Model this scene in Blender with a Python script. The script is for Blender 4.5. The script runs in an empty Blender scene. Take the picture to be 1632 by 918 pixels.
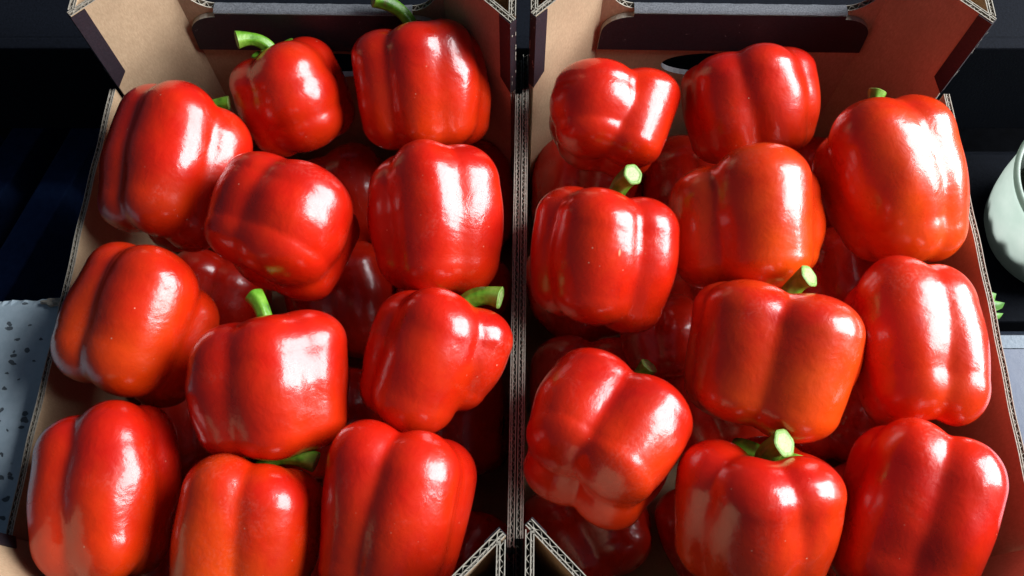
import bpy, bmesh, math, random
import numpy as np
from mathutils import Vector, Matrix
from mathutils.geometry import tessellate_polygon

scene = bpy.context.scene
COL = scene.collection
R = math.radians

# ------------------------------------------------------------------ camera
cam_data = bpy.data.cameras.new('camera')
cam = bpy.data.objects.new('camera', cam_data); COL.objects.link(cam)
cam.location = (0, 0, .676)
cam.rotation_euler = (R(23.0), 0, 0)
cam_data.sensor_width = 36
cam_data.lens = 36 * 1410 / 1632
cam_data.clip_start = .01; cam_data.clip_end = 60
scene.camera = cam

# ------------------------------------------------------------------ world, light, exposure
world = bpy.data.worlds.new('World'); scene.world = world
world.use_nodes = True
bg = world.node_tree.nodes['Background']
bg.inputs['Color'].default_value = (.55, .72, 1.0, 1)
bg.inputs['Strength'].default_value = .06

def pane(x, y, w, h, e):
    """one pane of the window to the right of the boxes (window plane coordinates)"""
    ld = bpy.data.lights.new('window_light', 'AREA')
    ld.shape = 'RECTANGLE'; ld.size = w; ld.size_y = h; ld.energy = e
    ld.color = (.95, .97, 1.0)
    lo = bpy.data.objects.new('window_light', ld); COL.objects.link(lo)
    c = Vector((2.0, .58, 1.27)); target = Vector((0, .22, .15))
    zz = (c - target).normalized(); xx = Vector((0, 0, 1)).cross(zz).normalized(); yy = zz.cross(xx)
    m = Matrix((xx, yy, zz)).transposed().to_4x4()
    m.translation = c + xx * x + yy * y
    lo.matrix_world = m
for px_, py_, w_, h_ in ((-.43, .48, .83, .93), (.43, .48, .83, .93), (-.43, -.48, .83, .93), (.43, -.48, .83, .93)):
    pane(px_, py_, w_, h_, 38)

scene.view_settings.view_transform = 'Standard'
scene.view_settings.look = 'None'
scene.view_settings.exposure = 0.14
scene.view_settings.gamma = 1.0
scene.view_settings.use_curve_mapping = False
scene.cycles.max_bounces = 8
scene.cycles.use_denoising = True

# ------------------------------------------------------------------ helpers
def tag(o, label=None, cat=None, group=None, kind=None):
    for k, v in (('label', label), ('category', cat), ('group', group), ('kind', kind)):
        if v: o[k] = v
    return o

def empty(name, loc=(0, 0, 0), parent=None):
    o = bpy.data.objects.new(name, None); COL.objects.link(o)
    o.empty_display_size = .02
    o.location = loc; o.parent = parent
    return o

class MB:
    """collects faces, links them as one mesh object"""
    def __init__(s): s.v = []; s.f = []; s.m = []
    def vert(s, p): s.v.append(tuple(p)); return len(s.v) - 1
    def face(s, idx, m=0): s.f.append(tuple(idx)); s.m.append(m)
    def quad(s, a, b, c, d, m=0): s.face([s.vert(a), s.vert(b), s.vert(c), s.vert(d)], m)
    def box(s, x0, x1, y0, y1, z0, z1, m=0):
        i = len(s.v)
        for z in (z0, z1):
            for x, y in ((x0, y0), (x1, y0), (x1, y1), (x0, y1)): s.v.append((x, y, z))
        for q in ((3, 2, 1, 0), (4, 5, 6, 7), (0, 1, 5, 4), (1, 2, 6, 5), (2, 3, 7, 6), (3, 0, 4, 7)):
            s.face([i + k for k in q], m)
    def band(s, A, B, zt, zb, ma=0, mb=0, mt=0):
        """upright sheet between the plan curves A and B; zt/zb heights per sample"""
        n = len(A); i = len(s.v)
        for k in range(n):
            s.v += [(A[k][0], A[k][1], zb[k]), (A[k][0], A[k][1], zt[k]), (B[k][0], B[k][1], zt[k]), (B[k][0], B[k][1], zb[k])]
        for k in range(n - 1):
            a = i + 4 * k; b = a + 4
            s.face((a, b, b + 1, a + 1), ma); s.face((a + 1, b + 1, b + 2, a + 2), mt)
            s.face((a + 2, b + 2, b + 3, a + 3), mb); s.face((a + 3, b + 3, b, a), mt)
        e = i + 4 * (n - 1)
        s.face((i, i + 1, i + 2, i + 3), mt); s.face((e + 3, e + 2, e + 1, e), mt)
    def lathe(s, prof, n=48, c=(0, 0, 0), m=0):
        i = len(s.v)
        for r, z in prof:
            for k in range(n):
                a = 2 * math.pi * k / n
                s.v.append((c[0] + r * math.cos(a), c[1] + r * math.sin(a), c[2] + z))
        for j in range(len(prof) - 1):
            for k in range(n):
                k2 = (k + 1) % n
                s.face((i + j * n + k, i + j * n + k2, i + (j + 1) * n + k2, i + (j + 1) * n + k), m)
    def build(s, name, mats, parent=None, smooth=False, bevel=0):
        me = bpy.data.meshes.new(name); me.from_pydata(s.v, [], s.f)
        mats = mats if isinstance(mats, (list, tuple)) else [mats]
        for mt in mats: me.materials.append(mt)
        me.polygons.foreach_set('material_index', s.m)
        bm = bmesh.new(); bm.from_mesh(me); bmesh.ops.recalc_face_normals(bm, faces=bm.faces); bm.to_mesh(me); bm.free()
        if smooth: me.polygons.foreach_set('use_smooth', [True] * len(me.polygons))
        me.update()
        o = bpy.data.objects.new(name, me); COL.objects.link(o); o.parent = parent
        if bevel:
            b = o.modifiers.new('bevel', 'BEVEL'); b.width = bevel; b.segments = 2; b.limit_method = 'ANGLE'
        return o

# ------------------------------------------------------------------ materials
class NT:
    def __init__(s, name):
        s.mat = bpy.data.materials.new(name); s.mat.use_nodes = True
        s.t = s.mat.node_tree; s.p = s.t.nodes['Principled BSDF']
    def n(s, kind, **kw):
        nd = s.t.nodes.new(kind)
        for k, v in kw.items(): setattr(nd, k, v)
        return nd
    def l(s, a, b): s.t.links.new(a, b)
    def coords(s, out='Object'):
        return s.n('ShaderNodeTexCoord').outputs[out]
    def noise(s, vec, scale, detail=3, rough=.5, dist=0):
        nd = s.n('ShaderNodeTexNoise'); s.l(vec, nd.inputs['Vector'])
        nd.inputs['Scale'].default_value = scale; nd.inputs['Detail'].default_value = detail
        nd.inputs['Roughness'].default_value = rough; nd.inputs['Distortion'].default_value = dist
        return nd.outputs['Fac']
    def ramp(s, fac, stops):
        nd = s.n('ShaderNodeValToRGB'); e = nd.color_ramp.elements
        while len(e) > 1: e.remove(e[-1])
        e[0].position = stops[0][0]; e[0].color = tuple(stops[0][1]) + (1,)
        for p, c in stops[1:]:
            k = e.new(p); k.color = tuple(c) + (1,)
        s.l(fac, nd.inputs['Fac']); return nd.outputs['Color']
    def val(s, fac, a, b, c=0, d=1):
        nd = s.n('ShaderNodeMapRange'); s.l(fac, nd.inputs['Value'])
        for k, v in zip(('From Min', 'From Max', 'To Min', 'To Max'), (a, b, c, d)): nd.inputs[k].default_value = v
        return nd.outputs['Result']
    def mix(s, fac, a, b, mode='MIX'):
        nd = s.n('ShaderNodeMix', data_type='RGBA', blend_type=mode)
        for k, v in ((0, fac), (6, a), (7, b)):
            if hasattr(v, 'links') or hasattr(v, 'is_linked'): s.l(v, nd.inputs[k])
            else: nd.inputs[k].default_value = v if k == 0 else tuple(v) + (1,)
        return nd.outputs[2]
    def math(s, op, a, b=0.0):
        nd = s.n('ShaderNodeMath', operation=op)
        for k, v in ((0, a), (1, b)):
            if hasattr(v, 'is_linked'): s.l(v, nd.inputs[k])
            else: nd.inputs[k].default_value = v
        return nd.outputs[0]
    def bump(s, h, strength=.2, dist=.001, prev=None):
        nd = s.n('ShaderNodeBump'); nd.inputs['Strength'].default_value = strength; nd.inputs['Distance'].default_value = dist
        s.l(h, nd.inputs['Height'])
        if prev: s.l(prev, nd.inputs['Normal'])
        return nd.outputs['Normal']
    def set(s, **kw):
        for k, v in kw.items():
            i = s.p.inputs[k.replace('_', ' ')]
            if hasattr(v, 'is_linked'): s.l(v, i)
            else: i.default_value = v if not isinstance(v, tuple) or len(v) == 4 else v + (1,)

def rng_seed(t):
    """object coordinates shifted by a per-object random vector"""
    oi = t.n('ShaderNodeObjectInfo')
    mul = t.math('MULTIPLY', oi.outputs['Random'], 40.0)
    v = t.n('ShaderNodeVectorMath', operation='ADD'); t.l(t.coords(), v.inputs[0])
    cx = t.n('ShaderNodeCombineXYZ'); t.l(mul, cx.inputs[0]); t.l(mul, cx.inputs[2])
    t.l(cx.outputs[0], v.inputs[1])
    return v.outputs[0], oi

def mat_pepper():
    t = NT('pepper_skin')
    vec, oi = rng_seed(t)
    sep = t.n('ShaderNodeSeparateColor'); t.l(oi.outputs['Color'], sep.inputs[0])
    big = t.noise(vec, 15, 5, .6, .5)
    red = t.ramp(t.noise(vec, 26, 4, .55), [(.3, (.48, .006, .0022)), (.5, (.61, .011, .0022)), (.75, (.70, .022, .002))])
    # unripe orange areas: amount per fruit, placed by broad noise and by height along the fruit
    xyz = t.n('ShaderNodeSeparateXYZ'); t.l(t.coords(), xyz.inputs[0])
    zz = t.math('MULTIPLY', xyz.outputs[2], -4.0)
    f = t.math('ADD', t.math('ADD', big, zz), t.math('MULTIPLY', sep.outputs[0], .42))
    of = t.val(f, .52, .95, 0, 1)
    of = t.math('MULTIPLY', of, t.math('MINIMUM', t.math('MULTIPLY', sep.outputs[0], 1.2), 1.0))
    colr = t.mix(of, red, (.76, .066, .002))
    # pale specks and dust
    vo = t.n('ShaderNodeTexVoronoi'); vo.inputs['Scale'].default_value = 210; t.l(vec, vo.inputs['Vector'])
    dot = t.val(vo.outputs['Distance'], .07, .13, 1, 0)
    sepv = t.n('ShaderNodeSeparateColor'); t.l(vo.outputs['Color'], sepv.inputs[0])
    pick = t.val(sepv.outputs[0], .90, .92, 0, 1)
    patch = t.val(t.noise(vec, 30, 2), .5, .62, .25, 1)
    speck = t.math('MULTIPLY', t.math('MULTIPLY', dot, pick), patch)
    colr = t.mix(t.math('MULTIPLY', speck, .7), colr, (.85, .45, .30))
    # dull bloom and dust in uneven patches
    dust = t.math('MULTIPLY', t.val(t.noise(vec, 21, 5, .65, .6), .56, .74, 0, 1), t.val(t.noise(vec, 520, 3, .6), .45, .62, .1, 1))
    colr = t.mix(t.math('MULTIPLY', dust, .09), colr, (.80, .42, .32))
    # small corky nicks
    mp = t.n('ShaderNodeMapping'); t.l(vec, mp.inputs['Vector']); mp.inputs['Scale'].default_value = (1.0, 1.0, .35); mp.inputs['Rotation'].default_value = (.7, .4, 0)
    v2 = t.n('ShaderNodeTexVoronoi'); v2.inputs['Scale'].default_value = 70; t.l(mp.outputs[0], v2.inputs['Vector'])
    s2 = t.n('ShaderNodeSeparateColor'); t.l(v2.outputs['Color'], s2.inputs[0])
    nick = t.math('MULTIPLY', t.val(v2.outputs['Distance'], .05, .08, 1, 0), t.val(s2.outputs[1], .965, .97, 0, 1))
    colr = t.mix(t.math('MULTIPLY', nick, .8), colr, (.62, .40, .22))
    wav = t.noise(vec, 55, 3, .5, .4); fine = t.noise(vec, 420, 2, .5); pore = t.noise(vec, 170, 2, .5)
    crk = t.noise(vec, 95, 6, .62, 1.2)
    nb = t.bump(wav, .15, .004); nb = t.bump(crk, .11, .0025, nb); nb = t.bump(pore, .05, .0012, nb); nb = t.bump(fine, .04, .0006, nb)
    rough = t.math('ADD', t.val(t.noise(vec, 38, 4, .6), .3, .7, .22, .36), t.math('MULTIPLY', dust, .25))
    t.set(Base_Color=colr, Roughness=rough, Normal=nb)
    t.p.inputs['Specular IOR Level'].default_value = .5
    t.p.inputs['Coat Weight'].default_value = .6
    t.p.inputs['Coat Roughness'].default_value = .09
    t.l(nb, t.p.inputs['Coat Normal'])
    return t.mat

def mat_stem():
    t = NT('green_stem'); vec, oi = rng_seed(t)
    c = t.ramp(t.noise(vec, 90, 4, .6), [(.28, (.09, .09, .02)), (.36, (.05, .17, .008)), (.5, (.13, .34, .020)), (.7, (.24, .45, .06))])
    nb = t.bump(t.noise(vec, 300, 3), .3, .0008)
    t.set(Base_Color=c, Roughness=.38, Normal=nb); return t.mat

def mat_cut():
    t = NT('cut_stem_end'); vec, oi = rng_seed(t)
    ln = t.n('ShaderNodeVectorMath', operation='LENGTH'); t.l(t.coords('Generated'), ln.inputs[0])
    c = t.ramp(t.noise(vec, 500, 3), [(.3, (.12, .26, .03)), (.7, (.26, .42, .10))])
    t.set(Base_Color=c, Roughness=.5, Normal=t.bump(t.noise(vec, 900, 2), .4, .0005)); return t.mat

def mat_pale_rind():
    t = NT('pale_cut_core'); vec, oi = rng_seed(t)
    c = t.ramp(t.noise(vec, 700, 3), [(.3, (.24, .38, .10)), (.7, (.40, .52, .20))])
    t.set(Base_Color=c, Roughness=.5); return t.mat

def mat_scar():
    t = NT('blossom_scar'); vec, oi = rng_seed(t)
    t.set(Base_Color=t.ramp(t.noise(vec, 500, 3), [(.35, (.10, .05, .02)), (.65, (.50, .42, .30))]), Roughness=.8); return t.mat

def mat_kraft(name, a, b, rough=.85):
    t = NT(name); vec, oi = rng_seed(t)
    mp = t.n('ShaderNodeMapping'); t.l(vec, mp.inputs['Vector']); mp.inputs['Scale'].default_value = (1, 1, .35)
    f = t.noise(mp.outputs[0], 900, 4, .7); g = t.noise(vec, 35, 3, .5)
    c = t.ramp(f, [(.3, a), (.7, b)])
    c = t.mix(t.val(g, .35, .7, 0, .35), c, tuple(x * .72 for x in a))
    t.set(Base_Color=c, Roughness=rough, Normal=t.bump(f, .25, .0004)); return t.mat

def mat_print():
    t = NT('dark_printed_card'); vec, oi = rng_seed(t)
    c = t.ramp(t.noise(vec, 600, 4, .7), [(.3, (.012, .008, .012)), (.75, (.032, .022, .030))])
    sc = t.val(t.noise(vec, 160, 5, .75), .66, .70, 0, 1)
    c = t.mix(t.math('MULTIPLY', sc, .55), c, (.30, .26, .26))
    t.set(Base_Color=c, Roughness=.55, Normal=t.bump(t.noise(vec, 500, 3), .2, .0004)); return t.mat

def mat_plain(name, a, b, scale=200, rough=.6, bump=.2, dist=.0006):
    t = NT(name); vec, oi = rng_seed(t)
    n = t.noise(vec, scale, 4, .6)
    t.set(Base_Color=t.ramp(n, [(.3, a), (.7, b)]), Roughness=rough, Normal=t.bump(n, bump, dist)); return t.mat

M = dict(skin=mat_pepper(), stem=mat_stem(), cut=mat_cut(), core=mat_pale_rind(), scar=mat_scar(),
         kraft=mat_kraft('kraft_card', (.40, .27, .155), (.54, .38, .235)),
         edge=mat_kraft('card_cut_edge', (.33, .30, .24), (.54, .50, .42)),
         flute=mat_kraft('card_flute', (.20, .16, .12), (.34, .29, .22)),
         print=mat_print(),
         foldgrey=mat_plain('worn_grey_fold', (.07, .075, .085), (.20, .21, .23), 900, .8, .4))

# ------------------------------------------------------------------ the setting and what stands around the boxes
M['black'] = mat_plain('black_plastic', (.0028, .004, .0068), (.006, .008, .0135), 500, .8, .35)
M['floor'] = mat_plain('dark_floor', (.004, .005, .008), (.010, .012, .018), 60, .7)
M['blue'] = mat_plain('dark_blue_plastic', (.016, .040, .12), (.024, .056, .165), 120, .45)
M['glaze'] = mat_plain('pale_green_glaze', (.80, .86, .80), (.88, .92, .86), 25, .5, .05)
M['soil'] = mat_plain('dark_soil', (.006, .007, .005), (.04, .05, .03), 260, .9, .8, .004)
M['navy'] = mat_plain('dark_navy_plastic', (.008, .012, .020), (.014, .019, .030), 400, .4)
M['paleframe'] = mat_plain('pale_blue_grey_metal', (.07, .11, .15), (.11, .16, .21), 300, .35)
M['bluepanel'] = mat_plain('blue_panel', (.008, .028, .08), (.014, .040, .10), 60, .3)
M['leaf'] = mat_plain('leaf_green', (.05, .16, .02), (.12, .28, .05), 150, .5)

def mat_cup():
    # thin translucent plastic: the window behind shines through it
    t = NT('translucent_white_plastic'); vec, oi = rng_seed(t)
    c = t.ramp(t.noise(vec, 40, 3), [(.3, (.44, .54, .46)), (.7, (.55, .63, .55))])
    t.set(Base_Color=c, Roughness=.35)
    tr = t.n('ShaderNodeBsdfTranslucent'); t.l(c, tr.inputs['Color'])
    mx = t.n('ShaderNodeMixShader'); mx.inputs[0].default_value = .5
    t.l(t.p.outputs[0], mx.inputs[1]); t.l(tr.outputs[0], mx.inputs[2])
    t.l(mx.outputs[0], t.t.nodes['Material Output'].inputs['Surface']); return t.mat
M['cup'] = mat_cup()
def mat_slab():
    t = NT('speckled_concrete'); vec, oi = rng_seed(t)
    n = t.noise(vec, 130, 5, .65)
    c = t.ramp(n, [(.25, (.36, .47, .54)), (.75, (.48, .59, .66))])
    vo = t.n('ShaderNodeTexVoronoi', voronoi_dimensions='2D'); vo.inputs['Scale'].default_value = 125
    mp = t.n('ShaderNodeMapping'); t.l(vec, mp.inputs['Vector']); mp.inputs['Scale'].default_value = (1, 1.3, 1)
    ds = t.n('ShaderNodeVectorMath', operation='ADD'); t.l(mp.outputs[0], ds.inputs[0])
    nz = t.n('ShaderNodeTexNoise'); nz.inputs['Scale'].default_value = 160; t.l(vec, nz.inputs['Vector'])
    sc = t.n('ShaderNodeVectorMath', operation='SCALE'); sc.inputs['Scale'].default_value = .007; t.l(nz.outputs['Color'], sc.inputs[0])
    t.l(sc.outputs[0], ds.inputs[1]); t.l(ds.outputs[0], vo.inputs['Vector'])
    sp = t.n('ShaderNodeSeparateColor'); t.l(vo.outputs['Color'], sp.inputs[0])
    size = t.val(sp.outputs[0], .70, 1, .08, .32)
    pit = t.val(t.math('SUBTRACT', vo.outputs['Distance'], size), -.03, .03, 1, 0)
    pit = t.math('MULTIPLY', pit, t.val(sp.outputs[0], .70, .72, 0, 1))
    c = t.mix(t.math('MULTIPLY', pit, .85), c, (.035, .045, .055))
    h = t.math('SUBTRACT', t.math('MULTIPLY', n, .25), pit)
    t.set(Base_Color=c, Roughness=.75, Normal=t.bump(h, .6, .0015)); return t.mat
for k_ in ('black', 'floor', 'blue', 'navy'): M[k_].node_tree.nodes['Principled BSDF'].inputs['Specular IOR Level'].default_value = .1

# table top the boxes and the pot stand on, floor far below it
m = MB(); m.box(-.284, 1.4, -.5, .447, -.08, -.046); tag(m.build('table', M['black']), kind='structure')
m = MB(); m.quad((-4, -4, -.42), (4, -4, -.42), (4, 4, -.42), (-4, 4, -.42)); tag(m.build('floor', M['floor']), kind='structure')

# black bench close behind the boxes: slab top, front board, light worn seam along the edge
bench = empty('black_bench', (0, .45, -.42)); tag(bench, 'long black bench with front board, close behind both boxes', 'bench')
def lb(m): return m
m = MB(); m.box(-1.5, 1.5, .012, .9, .50, .521); m.build('bench_top', M['black'], bench, bevel=.002)
m = MB(); m.box(-1.5, 1.5, .0, .011, .408, .5235); m.build('front_board', M['black'], bench, bevel=.0015)
m = MB(); m.box(-1.45, -1.40, .02, .07, 0, .499); m.build('leg', M['black'], bench)
m = MB(); m.box(1.40, 1.45, .02, .07, 0, .499); m.build('leg', M['black'], bench)
# blue pallet bars on the floor at left
for i, (a, b) in enumerate((((-.580, .10), (-.420, .62)), ((-.62, .20), (-.480, .62)), ((-.86, .15), (-.66, .62)))):
    a = Vector((a[0], a[1], 0)); b = Vector((b[0], b[1], 0)); d = (b - a).normalized(); nrm = Vector((-d.y, d.x, 0)) * .016
    m = MB(); i0 = len(m.v)
    for z in (-.419, -.12):
        for p in (a - nrm, b - nrm, b + nrm, a + nrm): m.v.append((p.x, p.y, z))
    for q in ((3, 2, 1, 0), (4, 5, 6, 7), (0, 1, 5, 4), (1, 2, 6, 5), (2, 3, 7, 6), (3, 0, 4, 7)): m.face([i0 + k for k in q])
    tag(m.build('blue_rail', M['blue'], bevel=.002), ('blue plastic rail nearest the left box, in deep shade', 'blue plastic rail between block and bench, middle of three in shade', 'blue plastic rail farthest left, in deep shade')[i], 'rail', 'blue rails below the left box')

# speckled slab left of the left box
random.seed(11)
m = MB(); nx, ny = 30, 60
SZ = .125
X0s, X1s, Y0s, Y1s = -.75, -.303, -.30, 0.2267
top = []
edge = [random.uniform(-1, 1) for _ in range(400)]
g = [[None] * (ny + 1) for _ in range(nx + 1)]
NXs = 160
row = []
def ey(k): return Y1s + .0006 * edge[k] + .0006 * math.sin(k * .21)
for k in range(NXs + 1):
    x = X0s + (X1s - X0s) * k / NXs
    row.append([(x, Y0s, SZ), (x, ey(k) - .006, SZ), (x, ey(k) - .0015, SZ - .0015 + .0012 * edge[k + 170]), (x, ey(k), SZ - .005), (x, ey(k) - .002, -.419), (x, Y0s, -.419)])
ids = [[m.vert(p) for p in r] for r in row]
for k in range(NXs):
    for j in range(5): m.face((ids[k][j], ids[k + 1][j], ids[k + 1][j + 1], ids[k][j + 1]))
m.face(ids[0]); m.face(ids[-1][::-1])
slab = m.build('concrete_block', mat_slab()); tag(slab, 'pale grey pitted concrete block with chipped edge beside left box', 'block')
for i, (dx, w) in enumerate(((-.300, .014), (-.345, .009))):
    bm = bmesh.new(); bmesh.ops.create_icosphere(bm, subdivisions=3, radius=1)
    for v in bm.verts:
        v.co *= 1 + .35 * math.sin(v.co.x * 7 + i) * math.sin(v.co.y * 5 + 2) + .12 * math.sin(v.co.z * 13 + v.co.x * 9)
        v.co = Vector((v.co.x * w * .7, v.co.y * .003, v.co.z * .002))
    me = bpy.data.meshes.new('crumb'); bm.to_mesh(me); bm.free(); me.materials.append(M['edge'])
    c = bpy.data.objects.new('crumb', me); COL.objects.link(c); c.location = (dx - .006, Y1s - .004, SZ + .002)
    tag(c, ('larger pale crumb on the chipped far edge of the block', 'smaller pale crumb on the chipped far edge of the block')[i], 'crumb')

# translucent pale cup right of the right box, dark scraps inside it
pot = empty('plastic_cup', (.468, .343, -.020)); tag(pot, 'pale translucent cup with rolled rim right of the right box', 'cup')
prof = [(.001, .0), (.046, .0), (.054, .003), (.0605, .014), (.064, .030), (.0665, .046), (.0675, .062), (.0675, .074), (.0680, .080), (.0705, .0825), (.0715, .0850), (.0705, .0878), (.0678, .0880), (.0665, .0845)]
m = MB(); m.lathe(prof, 72); m.build('cup_body', M['cup'], pot, smooth=True)
m = MB(); random.seed(5); NC = 48
ids = []
hh = [.026 + .014 * max(0, math.cos(2 * math.pi * k / NC + 2.6)) + random.uniform(-.006, .008) for k in range(NC)]
for fr, z0 in ((1.0, .006), (1.0, None), (.75, 1), (.45, 1), (.02, 1)):
    ring = []
    for k in range(NC):
        z = .006 if z0 == .006 else hh[k] + (random.uniform(-.006, .008) if z0 else 0)
        r_ = (.050 if z0 == .006 else .0585) * fr
        ring.append(m.vert((r_ * math.cos(2 * math.pi * k / NC), r_ * math.sin(2 * math.pi * k / NC), z)))
    ids.append(ring)
for j in range(len(ids) - 1):
    for k in range(NC): m.face((ids[j][k], ids[j][(k + 1) % NC], ids[j + 1][(k + 1) % NC], ids[j + 1][k]))
m.build('contents', M['soil'], pot)
m = MB(); m.box(.39, .56, .265, .43, -.0455, -.0205); tag(m.build('cup_stand', M['black'], bevel=.002), 'low black block under the pale cup', 'stand')
# dark tray with pale frame and blue panel, in front of the cup
tray = empty('framed_scale', (.42, .10, 0)); tag(tray, 'dark navy device with pale frame and blue panel at right edge', 'device')
m = MB(); m.box(-.085, .12, -.16, .128, -.0455, .06); m.build('casing', M['navy'], tray, bevel=.004)
m = MB()
for a in ((-.080, -.070, -.15, .122), (.105, .115, -.15, .122), (-.0699, .1049, .112, .122), (-.0699, .1049, -.15, -.14)): m.box(a[0], a[1], a[2], a[3], .0605, .064)
m.build('frame', M['paleframe'], tray)
m = MB(); m.box(-.0695, .1045, -.1395, .1115, .0603, .0635); m.build('panel', M['bluepanel'], tray)
# leaf scrap between pot and box wall
m = MB(); nn = 14
ids = []
for i in range(nn + 1):
    u = i / nn; w = .011 * math.sin(math.pi * min(1, u * .93 + .07)) * (1 + .25 * math.sin(i * 2.3))
    ids.append([m.vert((w * s_, .034 * u, .006 + .010 * math.sin(u * 3) + abs(s_) * .005 * math.sin(i * 1.9 + s_))) for s_ in (-1, -.5, 0, .5, 1)])
for i in range(nn):
    for k in range(4): m.face((ids[i][k], ids[i][k + 1], ids[i + 1][k + 1], ids[i + 1][k]))
leaf = m.build('leaf_scrap', M['leaf'], smooth=True); leaf.location = (.338, .222, .07); leaf.rotation_euler = (.2, .3, .2)
sol = leaf.modifiers.new('thickness', 'SOLIDIFY'); sol.thickness = .0008
tag(leaf, 'curled green leaf scrap between the right box and the cup', 'leaf')

# ------------------------------------------------------------------ cardboard boxes
BOT = -.045                               # underside of the boxes
RIM, SADDLE, POST = .140, .171, .218      # heights of side rim, end saddle, corner post
YA0, YA1 = .065, .383                     # where the corner posts meet the side walls
YF, YB = .014, .436                       # outer faces of the end walls
TW = .0042                                # side wall thickness
LEG = .047                                # corner post leg

def corr(mb, p0, p1, nrm, thick, zt, zb, ma, mb_, period=.0058, double=False, step=.0007):
    """corrugated sheet from p0 to p1 (plan), nrm points from face a to face b; zt a function of arc length"""
    L = math.hypot(p1[0] - p0[0], p1[1] - p0[1]); n = max(2, int(L / step))
    ux, uy = (p1[0] - p0[0]) / L, (p1[1] - p0[1]) / L
    S_ = [L * i / n for i in range(n + 1)]
    ztv = [zt(s) if callable(zt) else zt for s in S_]; zbv = [zb] * (n + 1)
    def cur(off):
        return [(p0[0] + ux * s + nrm[0] * (off(s) if callable(off) else off), p0[1] + uy * s + nrm[1] * (off(s) if callable(off) else off)) for s in S_]
    lt = .00055
    ph = random.uniform(0, 6)
    jit = lambda s: .00018 * math.sin(s * 900 + ph) * math.sin(s * 331 + ph)
    zj = [z + .0004 * math.sin(s * 1300 + ph) * math.sin(s * 417) - .0002 for z, s in zip(ztv, S_)]
    mid = thick * .62 if double else thick
    mb.band(cur(0), cur(lt), ztv, zbv, ma, 3, 2)
    mb.band(cur(thick - lt), cur(thick), ztv, zbv, 3, mb_, 2)
    def wave(a, b, per):
        c, h = (a + b) / 2, (b - a) / 2 - lt * .45
        w = lambda s: c + h * math.sin(2 * math.pi * s / per + ph + .8 * math.sin(s * 90 + ph)) + jit(s)
        mb.band(cur(lambda s: w(s) - lt * .42), cur(lambda s: w(s) + lt * .42), [z - .0003 for z in zj], zbv, 3, 3, 2)
    wave(lt, mid - (0 if double else lt), period)
    if double:
        mb.band(cur(mid - lt / 2), cur(mid + lt / 2), ztv, zbv, 3, 3, 2)
        wave(mid, thick - lt, period * .55)

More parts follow.
